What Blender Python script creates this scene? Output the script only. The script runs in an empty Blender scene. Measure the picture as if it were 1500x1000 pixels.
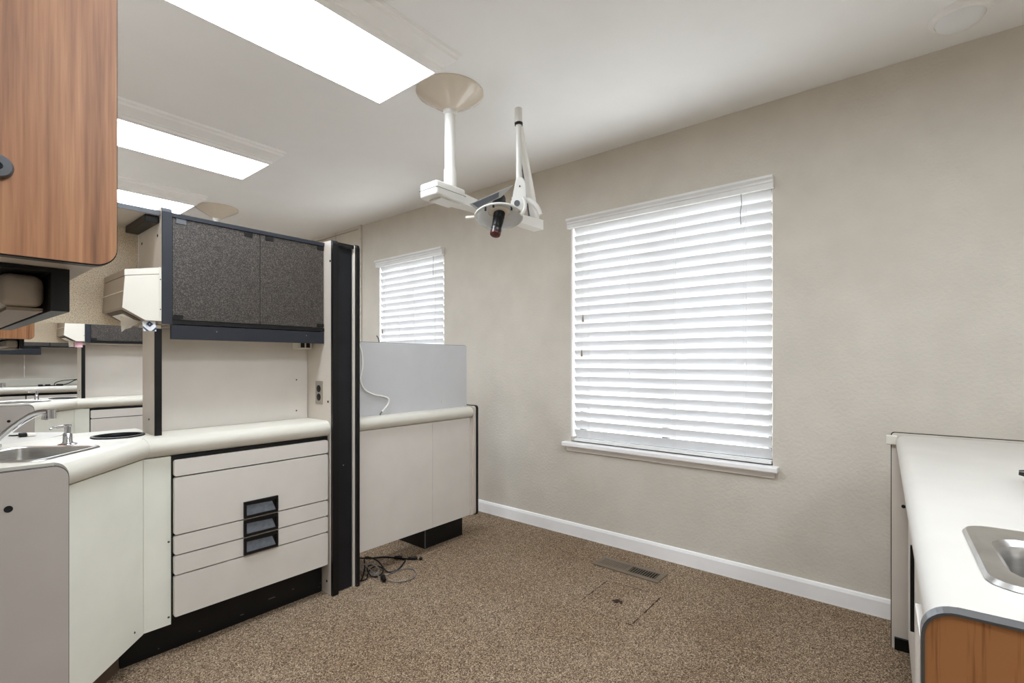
import bpy, bmesh, math, random
from mathutils import Vector, Matrix
random.seed(7)
C = bpy.context.scene.collection
PI = math.pi

# ------------------------------------------------------------------ materials
def lin(c):
    f = lambda v: v/12.92 if v <= .04045 else ((v+.055)/1.055)**2.4
    return (f(c[0]/255), f(c[1]/255), f(c[2]/255), 1)

def base_mat(name, col, rough=.5, metal=0., spec=.5):
    m = bpy.data.materials.new(name); m.use_nodes = True
    b = m.node_tree.nodes['Principled BSDF']
    b.inputs['Base Color'].default_value = lin(col)
    b.inputs['Roughness'].default_value = rough
    b.inputs['Metallic'].default_value = metal
    b.inputs['Specular IOR Level'].default_value = spec
    return m, m.node_tree, b

def noise(nt, scale, detail=3, rough=.6, stretch=None):
    tc = nt.nodes.new('ShaderNodeTexCoord')
    n = nt.nodes.new('ShaderNodeTexNoise')
    n.inputs['Scale'].default_value = scale
    n.inputs['Detail'].default_value = detail
    n.inputs['Roughness'].default_value = rough
    if stretch:
        mp = nt.nodes.new('ShaderNodeMapping'); mp.inputs['Scale'].default_value = stretch
        nt.links.new(tc.outputs['Object'], mp.inputs['Vector']); nt.links.new(mp.outputs['Vector'], n.inputs['Vector'])
    else:
        nt.links.new(tc.outputs['Object'], n.inputs['Vector'])
    return n

def ramp(nt, src, stops):
    r = nt.nodes.new('ShaderNodeValToRGB')
    e = r.color_ramp.elements
    while len(e) < len(stops): e.new(.5)
    for el, (p, c) in zip(e, stops): el.position = p; el.color = lin(c)
    nt.links.new(src, r.inputs['Fac'])
    return r

def bump(nt, b, src, strength, dist):
    bp = nt.nodes.new('ShaderNodeBump')
    bp.inputs['Strength'].default_value = strength; bp.inputs['Distance'].default_value = dist
    nt.links.new(src, bp.inputs['Height']); nt.links.new(bp.outputs['Normal'], b.inputs['Normal'])

def speck(name, cols, scale, rough=.5, stretch=None, detail=3, bs=0, bd=.001, spec=.5, lo=.35, hi=.65, metal=0.):
    m, nt, b = base_mat(name, cols[0], rough, metal, spec)
    n = noise(nt, scale, detail, .6, stretch)
    k = len(cols)
    r = ramp(nt, n.outputs['Fac'], [(lo+(hi-lo)*i/(k-1), c) for i, c in enumerate(cols)])
    nt.links.new(r.outputs['Color'], b.inputs['Base Color'])
    if bs: bump(nt, b, n.outputs['Fac'], bs, bd)
    return m

def wood(name, cols, w):
    m, nt, b = base_mat(name, cols[1], .38)
    n1 = noise(nt, 1.0, 5, .62, (26, 26, 1.1))
    n2 = noise(nt, 1.0, 3, .6, (150, 150, 5))
    n3 = noise(nt, 1.0, 2, .5, (7, 7, .8))
    mx = nt.nodes.new('ShaderNodeMath'); mx.operation = 'MULTIPLY_ADD'; mx.inputs[1].default_value = .28
    nt.links.new(n2.outputs['Fac'], mx.inputs[0])
    sc = nt.nodes.new('ShaderNodeMath'); sc.operation = 'MULTIPLY'; sc.inputs[1].default_value = .48
    nt.links.new(n1.outputs['Fac'], sc.inputs[0])
    ad = nt.nodes.new('ShaderNodeMath'); ad.operation = 'MULTIPLY_ADD'; ad.inputs[1].default_value = .24
    nt.links.new(n3.outputs['Fac'], ad.inputs[0]); nt.links.new(sc.outputs[0], ad.inputs[2])
    nt.links.new(ad.outputs[0], mx.inputs[2])
    r = ramp(nt, mx.outputs[0], [(.49-w, cols[0]), (.49, cols[1]), (.49+w, cols[2])])
    nt.links.new(r.outputs['Color'], b.inputs['Base Color'])
    return m

M = {}
def flat(key, col, rough=.5, metal=0., spec=.5, var=4, scale=6):
    lo = tuple(max(0, c-var) for c in col); hi = tuple(min(255, c+var) for c in col)
    M[key] = speck(key, [lo, hi], scale, rough, None, 2, 0, .001, spec, .3, .7, metal)

M['wall'] = speck('wall_paint', [(206,199,187), (212,205,193)], 4, .85, None, 3)
nt = M['wall'].node_tree; b = nt.nodes['Principled BSDF']
bump(nt, b, noise(nt, 70, 3, .55).outputs['Fac'], .35, .006)
M['ceiling'] = speck('ceiling_paint', [(247,247,247), (250,250,250)], 3, .9, None, 3, .08, .004)
# carpet
m, nt, b = base_mat('carpet', (120,100,82), 1, 0, .1)
v = nt.nodes.new('ShaderNodeTexVoronoi'); v.inputs['Scale'].default_value = 300
tc = nt.nodes.new('ShaderNodeTexCoord'); nt.links.new(tc.outputs['Object'], v.inputs['Vector'])
sp = nt.nodes.new('ShaderNodeSeparateColor'); nt.links.new(v.outputs['Color'], sp.inputs[0])
r = ramp(nt, sp.outputs[0], [(0, (78,63,50)), (.3, (116,98,80)), (.55, (146,127,106)), (.8, (170,150,128)), (1, (210,190,164))])
big = noise(nt, 2.2, 3)
rb = ramp(nt, big.outputs['Fac'], [(.3, (236,230,224)), (.7, (255,255,255))])
mul = nt.nodes.new('ShaderNodeMix'); mul.data_type = 'RGBA'; mul.blend_type = 'MULTIPLY'; mul.inputs['Factor'].default_value = 1
nt.links.new(r.outputs['Color'], mul.inputs['A']); nt.links.new(rb.outputs['Color'], mul.inputs['B'])
nt.links.new(mul.outputs['Result'], b.inputs['Base Color'])
bump(nt, b, v.outputs['Distance'], .5, .004)
M['carpet'] = m

flat('white_trim', (250,249,248), .45)
flat('blind_rail', (234,233,231), .5)
flat('counter', (214,210,198), .32, var=3)
flat('counter_right', (203,199,191), .35, var=3)
flat('laminate', (214,208,200), .45, var=3)
flat('laminate_side', (208,199,187), .5, var=3)
flat('laminate_grey', (196,196,197), .4, var=2)
flat('panel_green', (234,234,222), .4, var=3)
flat('end_grey', (184,177,170), .5, var=3)
flat('black', (15,14,14), .42, spec=.3, var=3)
flat('black_void', (8,8,8), .8, var=1)
flat('black_panel', (24,25,29), .4, spec=.3, var=4)
flat('blue_black', (34,37,44), .4, spec=.4, var=3)
flat('edge_grey', (82,84,88), .4, var=5)
flat('kick_brown', (92,76,62), .6, var=6)
flat('cream_plastic', (218,213,201), .4, var=2)
flat('taupe_plastic', (152,137,120), .5, var=3)
flat('device_grey', (158,156,150), .4, var=4)
flat('device_white', (222,220,214), .35, var=2)
flat('device_beige', (222,210,194), .12, var=3)
flat('tray_body', (186,176,162), .5, var=5)
flat('paper', (236,230,220), .9, var=3)
flat('pink_paper', (236,196,206), .9, var=3)
flat('cord_white', (238,236,230), .5, var=2)
flat('cord_grey', (112,112,114), .35, var=4)
flat('outlet_steel', (176,168,156), .35, .6, var=4)
flat('vent_metal', (118,104,88), .5, .2, var=5)
flat('handle_grey', (112,118,126), .3, .5, var=9, scale=60)
flat('stain', (58,38,28), 1, var=10, scale=40)
flat('red_glass', (92,46,42), .25, var=4)
flat('chrome', (190,190,193), .12, 1., var=3)
flat('edge_metal', (132,136,142), .3, .8, var=6)
flat('dark_metal', (70,68,66), .3, .9, var=5)
M['steel'] = speck('brushed_steel', [(184,182,179), (206,204,201)], 14, .3, (1,1,8), 3, 0, .001, .5, .3, .7, 1.)
M['walnut'] = wood('walnut_laminate', [(106,70,44), (158,107,70), (186,136,94)], .1)
M['walnut_warm'] = wood('walnut_laminate_warm', [(64,32,14), (148,90,50), (200,140,90)], .065)
M['acrylic_dark'] = speck('textured_acrylic_dark', [(26,22,19), (46,40,35), (98,90,83)], 330, .36, None, 2, .5, .0012, .6)
M['acrylic_tan'] = speck('textured_acrylic_tan', [(160,142,116), (202,186,160), (226,212,190)], 380, .45, None, 2, .4, .0012)

def blind_mat():
    m, nt, b = base_mat('blind_slat', (246,246,246), .45)
    tr = nt.nodes.new('ShaderNodeBsdfTranslucent'); tr.inputs['Color'].default_value = lin((236,240,248))
    mix = nt.nodes.new('ShaderNodeMixShader'); mix.inputs[0].default_value = .16
    out = nt.nodes['Material Output']
    nt.links.new(b.outputs[0], mix.inputs[1]); nt.links.new(tr.outputs[0], mix.inputs[2]); nt.links.new(mix.outputs[0], out.inputs['Surface'])
    return m
M['slat'] = blind_mat()

def glassy(name, col, fac, rough):
    m, nt, b = base_mat(name, col, rough)
    tr = nt.nodes.new('ShaderNodeBsdfTransparent'); tr.inputs['Color'].default_value = lin((250,250,248))
    mix = nt.nodes.new('ShaderNodeMixShader'); mix.inputs[0].default_value = fac
    nt.links.new(b.outputs[0], mix.inputs[1]); nt.links.new(tr.outputs[0], mix.inputs[2])
    nt.links.new(mix.outputs[0], nt.nodes['Material Output'].inputs['Surface'])
    return m
M['pane'] = glassy('window_glass', (220,226,228), .93, .03)
M['reflector'] = glassy('dichroic_reflector', (226,228,230), .35, .1)
M['frosted'] = glassy('frosted_lens', (247,249,250), .04, .3)

def emit(name, col, s):
    m = bpy.data.materials.new(name); m.use_nodes = True
    nt = m.node_tree; nt.nodes.clear()
    e = nt.nodes.new('ShaderNodeEmission'); e.inputs['Color'].default_value = lin(col); e.inputs['Strength'].default_value = s
    o = nt.nodes.new('ShaderNodeOutputMaterial'); nt.links.new(e.outputs[0], o.inputs['Surface'])
    return m
M['lamp'] = emit('fluorescent_diffuser', (238,246,255), 5.0)

def printed():
    m, nt, b = base_mat('printed_tissue_paper', (235,235,238), .8)
    tc = nt.nodes.new('ShaderNodeTexCoord'); mp = nt.nodes.new('ShaderNodeMapping')
    mp.inputs['Location'].default_value = (0, 0, 0)
    nt.links.new(tc.outputs['Object'], mp.inputs['Vector'])
    s = nt.nodes.new('ShaderNodeSeparateXYZ'); nt.links.new(mp.outputs['Vector'], s.inputs[0])
    def mth(op, a, bb=None, val=None):
        q = nt.nodes.new('ShaderNodeMath'); q.operation = op
        nt.links.new(a, q.inputs[0])
        if bb is not None: nt.links.new(bb, q.inputs[1])
        if val is not None: q.inputs[1].default_value = val
        return q.outputs[0]
    ax = mth('ABSOLUTE', s.outputs[0]); az = mth('ABSOLUTE', s.outputs[2])
    d = mth('ADD', ax, az)
    w = mth('MULTIPLY', d, val=230.0)
    w = mth('SINE', w)
    r = ramp(nt, w, [(.0, (238,238,240)), (.45, (226,228,234)), (.62, (96,106,126)), (1, (66,78,100))])
    nt.links.new(r.outputs['Color'], b.inputs['Base Color'])
    return m
M['print'] = printed()

# ------------------------------------------------------------------ mesh helpers
OFF = {}
class MB:
    def __init__(s): s.bm = bmesh.new()
    def box(s, x0, x1, y0, y1, z0, z1, bev=0, seg=2):
        r = bmesh.ops.create_cube(s.bm, size=1)
        vs = r['verts']
        for v in vs:
            v.co = Vector(((x0+x1)/2+v.co.x*(x1-x0), (y0+y1)/2+v.co.y*(y1-y0), (z0+z1)/2+v.co.z*(z1-z0)))
        if bev:
            es = list({e for v in vs for e in v.link_edges})
            bmesh.ops.bevel(s.bm, geom=es, offset=bev, segments=seg, affect='EDGES', profile=.5)
        return s
    def rings(s, loops, cap0=True, cap1=True, closed=True):
        vl = [[s.bm.verts.new(p) for p in l] for l in loops]
        n = len(vl[0])
        for a, b in zip(vl, vl[1:]):
            for i in range(n if closed else n-1):
                j = (i+1) % n
                try: s.bm.faces.new((a[i], a[j], b[j], b[i]))
                except ValueError: pass
        if cap0: s.bm.faces.new(list(reversed(vl[0])))
        if cap1: s.bm.faces.new(vl[-1])
        return vl
    def prism(s, pts, axis, a, b):
        f = {'x': lambda p, t: (t, p[0], p[1]), 'y': lambda p, t: (p[0], t, p[1]), 'z': lambda p, t: (p[0], p[1], t)}[axis]
        s.rings([[f(p, a) for p in pts], [f(p, b) for p in pts]]); return s
    def tube(s, pts, r, seg=10, cap=True):
        pts = [Vector(p) for p in pts]; loops = []
        rs = r if isinstance(r, (list, tuple)) else [r]*len(pts)
        up = Vector((0, 0, 1)); prev = None
        for i, p in enumerate(pts):
            t = (pts[min(i+1, len(pts)-1)]-pts[max(i-1, 0)]).normalized()
            if prev is None:
                a = t.cross(up)
                if a.length < .05: a = t.cross(Vector((1, 0, 0)))
            else:
                a = prev - t*prev.dot(t)
            a.normalize(); prev = a; bb = t.cross(a)
            loops.append([p+(a*math.cos(k*2*PI/seg)+bb*math.sin(k*2*PI/seg))*rs[i] for k in range(seg)])
        s.rings(loops, cap, cap); return s
    def lathe(s, prof, mat=None, seg=32, su=1, sv=1, cap0=True, cap1=True):
        mat = mat or Matrix.Identity(4)
        s.rings([[mat @ Vector((r*su*math.cos(k*2*PI/seg), r*sv*math.sin(k*2*PI/seg), z)) for k in range(seg)] for r, z in prof], cap0, cap1)
        return s
    def build(s, name, mat, parent=None, smooth=None, origin=None):
        o0 = Vector(origin) if origin is not None else (OFF[parent] if parent is not None else Vector((0, 0, 0)))
        bmesh.ops.recalc_face_normals(s.bm, faces=s.bm.faces)
        me = bpy.data.meshes.new(name)
        for v in s.bm.verts: v.co -= o0
        s.bm.to_mesh(me); s.bm.free()
        o = bpy.data.objects.new(name, me); C.objects.link(o)
        if parent is not None:
            o.parent = parent
            if origin is not None: o.location = o0 - OFF[parent]
        elif origin is not None: o.location = o0
        OFF[o] = o0
        me.materials.append(M[mat])
        if smooth is not None:
            for p in me.polygons: p.use_smooth = True
            bpy.context.view_layer.objects.active = o
            try: me.set_sharp_from_angle(angle=math.radians(smooth))
            except Exception: pass
        return o

def spline(pts, n=8):
    P = [Vector(p) for p in pts]; out = []
    Q = [P[0]*2-P[1]]+P+[P[-1]*2-P[-2]]
    for i in range(1, len(Q)-2):
        a, b, c, d = Q[i-1:i+3]
        for k in range(n):
            t = k/n
            out.append(.5*((2*b)+(c-a)*t+(2*a-5*b+4*c-d)*t*t+(3*b-a-3*c+d)*t**3))
    out.append(P[-1]); return out

def rrect(x0, x1, y0, y1, r, n=5):
    out = []
    for cx, cy, a in ((x1-r, y1-r, 0), (x0+r, y1-r, 90), (x0+r, y0+r, 180), (x1-r, y0+r, 270)):
        for k in range(n+1):
            t = math.radians(a+90*k/n); out.append((cx+r*math.cos(t), cy+r*math.sin(t)))
    return out

def corner_poly(x0, x1, z0, z1, r, which, n=6):
    # rectangle with chosen rounded corners: 'tr','tl','br','bl'
    out = []
    for nm, cx, cz, sx, sz, a in (('tr', x1, z1, -1, -1, 0), ('tl', x0, z1, 1, -1, 90), ('bl', x0, z0, 1, 1, 180), ('br', x1, z0, -1, 1, 270)):
        if nm in which:
            for k in range(n+1):
                t = math.radians(a+90*k/n); out.append((cx+sx*r+r*math.cos(t), cz+sz*r+r*math.sin(t)))
        else: out.append((cx, cz))
    return out

def tag(o, label, cat, group=None):
    o['label'] = label; o['category'] = cat
    if group: o['group'] = group
    return o
def thing(name, loc, label, cat, group=None):
    o = bpy.data.objects.new(name, None); C.objects.link(o); o.location = loc; o.empty_display_size = .1
    OFF[o] = Vector(loc); return tag(o, label, cat, group)
def struct(o): o['kind'] = 'structure'; return o
def kids(o): return [c for c in OFF if c.parent == o]
def copy_tree(o, parent=None):
    c = o.copy(); C.objects.link(c)
    if parent is not None: c.parent = parent
    for ch in kids_static[o]:
        if ch.name.split('.')[0] != 'valance': copy_tree(ch, c)
    return c

# ------------------------------------------------------------------ setting
XW = 2.73; H = 2.44
Y0, Y1, X0 = -1.9, 8.75, -2.3
mb = MB(); mb.box(X0, XW+.2, Y0, Y1, -.12, 0); struct(mb.build('floor', 'carpet'))
mb = MB(); mb.box(X0, XW+.2, Y0, Y1, H, H+.12); struct(mb.build('ceiling', 'ceiling'))
W1 = (.551, 1.74, .612, 2.03); W2 = (2.954, 3.83, 1.02, 2.03)
mb = MB(); T = .16
mb.box(XW, XW+T, Y0, W1[0], 0, H); mb.box(XW, XW+T, W1[1], W2[0], 0, H); mb.box(XW, XW+T, W2[1], Y1, 0, H)
for w in (W1, W2):
    mb.box(XW, XW+T, w[0], w[1], 0, w[2]); mb.box(XW, XW+T, w[0], w[1], w[3], H)
struct(mb.build('wall_right', 'wall'))
mb = MB(); mb.box(X0, XW, Y1-.1, Y1, 0, H); struct(mb.build('wall_far', 'wall'))
mb = MB(); mb.box(X0, X0+.1, Y0, Y1-.1, 0, H); struct(mb.build('wall_left', 'wall'))
mb = MB(); mb.box(X0+.1, XW, Y0, Y0+.1, 0, H); struct(mb.build('wall_near', 'wall'))
mb = MB()
mb.prism([(XW, 0), (XW-.014, 0), (XW-.014, .07), (XW-.009, .083), (XW, .086)], 'y', Y0+.1, Y1-.1)
struct(mb.build('baseboard_right', 'white_trim'))
# panelled stretch of wall beyond the second window, with a slotted upright strip
mb = MB()
for a, bq in ((4.15, 4.542), (4.552, 5.3), (5.31, 6.2), (6.21, 7.2)):
    mb.box(XW-.012, XW, a, bq, .09, 2.402)
    mb.box(XW-.012, XW, a, bq, 2.412, H)
struct(mb.build('trim_1', 'wall'))
mb = MB(); mb.box(XW-.018, XW, 4.098, 4.142, .09, H, .002)
for k in range(18): mb.box(XW-.026, XW-.018, 4.098, 4.112, .3+k*.118, .308+k*.118)
struct(mb.build('trim_2', 'wall'))

def window(i, w):
    y0, y1, z0, z1 = w
    fr = MB(); d0, d1 = XW+.095, XW+.135; t = .04
    fr.box(d0, d1, y0, y0+t, z0, z1, .004); fr.box(d0, d1, y1-t, y1, z0, z1, .004)
    fr.box(d0, d1, y0+t, y1-t, z0, z0+t, .004); fr.box(d0, d1, y0+t, y1-t, z1-t, z1, .004)
    fr.box(d0, d1, (y0+y1)/2-.02, (y0+y1)/2+.02, z0+t, z1-t, .003)
    o = struct(fr.build('window_%d' % i, 'edge_grey'))
    g = MB(); g.box(XW+.113, XW+.117, y0+t, (y0+y1)/2-.02, z0+t, z1-t); g.build('pane', 'pane', o)
    g = MB(); g.box(XW+.113, XW+.117, (y0+y1)/2+.02, y1-t, z0+t, z1-t); g.build('pane', 'pane', o)
    j = MB()
    j.box(XW+.05, XW+.094, y0, y0+.012, z0+.03, z1); j.box(XW+.001, XW+.094, y1-.012, y1, z0+.03, z1)
    j.build('jamb', 'white_trim', o)
    s = MB()
    s.box(XW-.05, XW+.094, y0-.03, y1+.045, z0-.028, z0, .006)
    s.box(XW-.012, XW-.0005, y0-.01, y1+.03, z0-.062, z0-.029, .003)
    s.build('window_sill', 'white_trim', o)
window(1, W1); window(2, W2)

def blind(w, label):
    y0, y1, z0, z1 = w
    r = thing('window_blind', (XW, (y0+y1)/2, z0), label, 'blind', 'white slatted window blinds')
    ya, yb = y0+.004, y1-.028
    pitch = .0567; wd = .067; tilt = math.radians(58)
    top = 1.992; n = int((top-(z0+.05))/pitch)+1
    s = MB(); xc = XW+.012
    for k in range(n):
        zc = top-.02-k*pitch
        jit = math.radians(random.uniform(-.4, .4)); tl = tilt+jit
        d = Vector((math.cos(tl), 0, -math.sin(tl)))   # from the room-side top edge down to the outer edge
        nn = Vector((-math.sin(tl), 0, -math.cos(tl)))
        sag = random.uniform(-.0012, .0012)
        prof = []
        for q in range(7):
            u = -1+q/3
            prof.append((u*wd/2, .0035*(1-u*u)))
        pts = [(a, h+.0012) for a, h in prof]+[(a, h-.0012) for a, h in reversed(prof)]
        loops = []
        for yy, dz in ((ya, sag), ((ya+yb)/2, -abs(sag)), (yb, -sag)):
            loops.append([Vector((xc, yy, zc+dz))+d*a+nn*h for a, h in pts])
        s.rings(loops)
    s.build('slats', 'slat', r, 50)
    br = MB(); br.box(xc-.02, xc+.02, ya, yb, z0+.006, z0+.024, .004); br.build('bottom_rail', 'blind_rail', r)
    v = MB()
    v.prism([(XW-.03, 1.998), (XW-.03, 2.022), (XW-.034, 2.026), (XW-.034, 2.036), (XW-.04, 2.042), (XW-.046, 2.046), (XW-.046, 2.058), (XW-.001, 2.058), (XW-.001, 1.998)], 'y', y0-.008, y1+.014)
    v.build('valance', 'blind_rail', r)
    L = yb-ya
    for f in (.1, .34, .58, .9):
        c = MB(); y = yb-L*f
        c.tube([(xc-.026, y, z0+.03), (xc-.026, y, 1.998)], .0009, 5)
        c.tube([(xc-.02, y+.012, z0+.03), (xc-.02, y+.012, 1.998)], .0006, 5)
        c.build('ladder_cord', 'blind_rail', r)
    c = MB(); y = ya+L*.12
    c.tube(spline([(xc-.034, y, 1.998), (xc-.036, y-.004, 1.95), (xc-.034, y+.003, 1.9), (xc-.036, y, 1.84)]), .0016, 6)
    o = c.build('tilt_cord', 'cord_grey', r)
    for yy, zl in ((yb-L*.066, 1.42), (yb-L*.058, 1.2)):
        if zl < z0+.1: continue
        c = MB(); c.tube([(xc-.034, yy, 1.998), (xc-.036, yy, zl)], .0009, 5)
        o = c.build('pull_cord', 'blind_rail', r)
        t = MB(); t.lathe([(.002, zl+.012), (.004, zl), (.007, zl-.03), (.003, zl-.036)], Matrix.Translation((xc-.036, yy, 0)), 10)
        t.build('tassel', 'taupe_plastic', o)
blind(W1, 'large white slatted blind closed over the wide window')
blind(W2, 'small white slatted blind half hidden behind the grey partition top')

# ------------------------------------------------------------------ ceiling fixtures
def ceiling_light(y, label, x1=1.41, hw=.2, L=1.3):
    r = thing('ceiling_light', (x1-L/2, y, H), label, 'ceiling light', 'long fluorescent ceiling lights')
    z = 2.362
    f = MB()
    prof = [(.085, H), (.085, H-.014), (.076, H-.02), (.072, H-.03), (.03, H-.052), (.024, H-.058), (.018, H-.06), (.012, H-.072), (0, z), (-.006, z), (-.006, z+.012)]
    loops = []
    for o, zz in prof:
        ox = o*.75
        loops.append([(x1-L-ox, y-hw-o, zz), (x1+ox, y-hw-o, zz), (x1+ox, y+hw+o, zz), (x1-L-ox, y+hw+o, zz)])
    f.rings(loops, False, False)
    f.build('frame', 'white_trim', r)
    d = MB(); d.box(x1-L+.004, x1-.004, y-hw+.004, y+hw-.004, z+.001, z+.008); d.build('diffuser', 'lamp', r)
    return r
ceiling_light(1.775, 'white framed fluorescent ceiling light nearest the viewer, beside the exam lamp post')
ceiling_light(3.315, 'middle fluorescent ceiling light, second of three going away')
ceiling_light(4.60, 'farthest fluorescent ceiling light, cut off by the black overhead cabinet', hw=.2)
ceiling_light(.05, 'added fluorescent fill light overhead, outside the picture')  # unseen fixture, added as interior fill
ceiling_light(-1.3, 'added fluorescent fill light behind the viewer, outside the picture')  # also unseen, added as fill from behind the camera
ceiling_light(6.3, 'added fluorescent fill light at the far end, hidden behind cabinets')  # unseen fixture, added to light the far bays
ceiling_light(7.7, 'added fluorescent fill light over the farthest counter, hidden behind cabinets')  # unseen too, added for light over the last counter

r = thing('dome_light', (2.495, -.13, H), 'small round ceiling lamp with frosted dome above the right wall', 'ceiling light')
mb = MB(); mb.lathe([(.094, H), (.094, H-.008), (.086, H-.018), (.074, H-.02), (.072, H-.012)], Matrix.Translation((2.495, -.13, 0)), 40, cap1=False); mb.build('trim_ring', 'white_trim', r, 40)
mb = MB(); mb.lathe([(.0735, H-.016), (.068, H-.03), (.052, H-.043), (.03, H-.051), (.008, H-.054)], Matrix.Translation((2.495, -.13, 0)), 40, cap0=False); mb.build('dome', 'frosted', r, 60)

# ------------------------------------------------------------------ examination light
def exam_light(cx, cy, label, full):
    r = thing('examination_light', (cx, cy, H), label, 'examination light', 'ceiling mounted examination lights')
    TR = Matrix.Translation((cx, cy, 0))
    mb = MB(); mb.lathe([(.162, H), (.163, H-.006), (.158, H-.012), (.125, H-.034), (.08, H-.06), (.045, H-.082), (.034, H-.09)], TR, 48); mb.build('canopy', 'device_beige', r, 40)
    mb = MB()
    mb.lathe([(.033, H-.088), (.034, H-.1), (.03, H-.108), (.026, H-.11), (.026, 2.07), (.03, 2.062), (.031, 1.97)], TR, 28); mb.build('post', 'device_white', r, 40)
    dx, dy = cx-1.652, cy-1.745
    if not full: return r
    # horizontal arm box under the post
    mb = MB(); mb.box(1.513, 1.70, 1.686, 1.806, 1.9, 1.968, .01, 3); o = mb.build('arm_box', 'device_white', r, 40)
    mb = MB(); mb.box(1.5118, 1.701, 1.6848, 1.8072, 1.934, 1.9356); mb.build('seam', 'edge_grey', o)
    mb = MB(); mb.box(1.555, 1.68, 1.706, 1.786, 1.893, 1.9005, .003); mb.build('cover_plate', 'device_white', o)
    mb = MB()
    secs = [(1.695, 1.705, 1.785, 1.903, 1.957), (1.79, 1.708, 1.782, 1.907, 1.952), (1.96, 1.715, 1.77, 1.908, 1.95), (2.3, 1.675, 1.745, 1.902, 1.957), (2.33, 1.675, 1.745, 1.902, 1.957)]
    mb.rings([[(x, ya, za), (x, yb, za), (x, yb, zb), (x, ya, zb)] for x, ya, yb, za, zb in secs]); mb.build('arm', 'device_white', r)
    E = Vector((2.295, 1.712, 1.965)); Tt = Vector((1.845, 1.478, 2.315))
    mb = MB(); mb.tube([E-Vector((0, 0, .03)), E, E.lerp(Tt, .5), Tt], [.026, .026, .021, .016], 14); sa = mb.build('spring_arm', 'device_white', r, 50)
    mb = MB(); q = Vector((-.018, .024, -.006)); mb.tube([E+q, Tt+q*.3], .006, 8); mb.build('link_rod', 'edge_grey', sa)
    mb = MB(); mb.tube([Tt+Vector((-.008, -.01, -.04)), Tt+Vector((-.008, -.01, .03))], [.02, .018], 16); mb.build('joint_cap', 'device_white', r, 40)
    mb = MB(); mb.tube([(1.837, 1.466, 2.264), (1.837, 1.466, 2.276)], .0195, 16); mb.build('collar', 'black', r, 40)
    mb = MB(); mb.tube([(1.837, 1.466, 2.27), (1.838, 1.465, 2.0)], .0145, 16); mb.build('drop_tube', 'device_white', r, 50)
    # yoke
    e1 = Vector((.64, -.768, 0)); vw = Vector((.768, .64, 0)); up = Vector((0, 0, 1))
    Yc = Vector((1.84, 1.463, 0))
    def plate(pts, th, org):
        m_ = MB()
        m_.rings([[org+e1*u+up*z-vw*th/2 for u, z in pts], [org+e1*u+up*z+vw*th/2 for u, z in pts]]); return m_
    pts = [(-.016, 2.012), (.014, 2.012), (.03, 1.985), (.034, 1.915), (.02, 1.885), (-.012, 1.88), (-.036, 1.905), (-.03, 1.94)]
    m_ = plate(pts, .036, Yc); bmesh.ops.bevel(m_.bm, geom=list(m_.bm.edges), offset=.005, segments=2, affect='EDGES'); yk = m_.build('yoke', 'device_white', r, 40)
    m_ = MB(); m_.tube([Yc+up*1.966-vw*.024, Yc+up*1.966], .0035, 8); m_.build('screw', 'edge_grey', yk)
    K = Vector((1.80, 1.447, 1.871))
    m_ = MB(); m_.tube([K-vw*.02, K+vw*.024], .03, 20); kn = m_.build('pivot_knob', 'device_white', r, 40)
    m_ = MB(); m_.tube([K-vw*.026, K-vw*.019], .014, 14); m_.build('pivot_cap', 'edge_grey', kn)
    # curved side bracket sweeping from the yoke
    arc = []
    for k in range(13):
        t = math.radians(112-100*k/12); arc.append(Yc+e1*(.002+.1*math.cos(t))+up*(1.815+.098*math.sin(t))-vw*.0)
    m_ = MB(); m_.tube(arc, [.013]*10+[.012, .011, .01], 10); m_.build('curved_bracket', 'device_white', r, 60)
    arc = []
    for k in range(11):
        t = math.radians(40-95*k/10); arc.append(K+e1*(-.012+.05*math.cos(t))+up*(-.008+.055*math.sin(t))-vw*.02)
    m_ = MB(); m_.tube(arc, .0085, 10); m_.build('front_bracket', 'device_white', r, 60)
    # head
    Hc = Vector((1.762, 1.526, 1.825))
    t = math.radians(24)
    ax = Vector((-.768*math.sin(t), -.64*math.sin(t), -math.cos(t))).normalized()
    e2 = ax.cross(e1).normalized()
    roll = math.radians(4)
    u = e1*math.cos(roll)+e2*math.sin(roll); v = ax.cross(u)
    MT = Matrix(((u.x, v.x, ax.x, Hc.x), (u.y, v.y, ax.y, Hc.y), (u.z, v.z, ax.z, Hc.z), (0, 0, 0, 1)))
    m_ = MB()
    out = [(.02, -.058), (.055, -.052), (.088, -.035), (.108, -.012), (.114, .004), (.113, .008), (.106, -.009), (.086, -.031), (.054, -.048), (.02, -.054)]
    out = [(a_, z_*.5 if z_ < 0 else z_) for a_, z_ in out]
    m_.lathe(out, MT, 40, 1, .8, False, False); rf = m_.build('reflector', 'reflector', r, 60)
    m_ = MB()
    for k in range(2):
        rr = .114
    loop = [MT @ Vector((.114*math.cos(a), .114*.8*math.sin(a), .006)) for a in [i*2*PI/40 for i in range(41)]]
    m_.tube(loop, .0042, 8, False); m_.build('rim', 'device_white', rf, 60)
    m_ = MB(); m_.lathe([(.052, -.022), (.045, -.014), (.012, -.012)], MT, 28, 1, .8, True, True); m_.build('bulb_housing', 'device_beige', rf, 40)
    MB_ = MT @ Matrix.Rotation(math.radians(-9), 4, 'Y')
    m_ = MB(); m_.lathe([(.027, -.034), (.027, .012), (.0255, .016), (.024, .018), (.0265, .022), (.024, .066), (.0215, .07), (.0255, .074), (.0255, .078)], MB_, 24); br = m_.build('lamp_barrel', 'black', r, 40)
    m_ = MB(); m_.lathe([(.0262, .078), (.0262, .09), (.0255, .091), (.0255, .105)], MB_, 24); m_.build('barrel_ring', 'dark_metal', br, 40)
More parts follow.
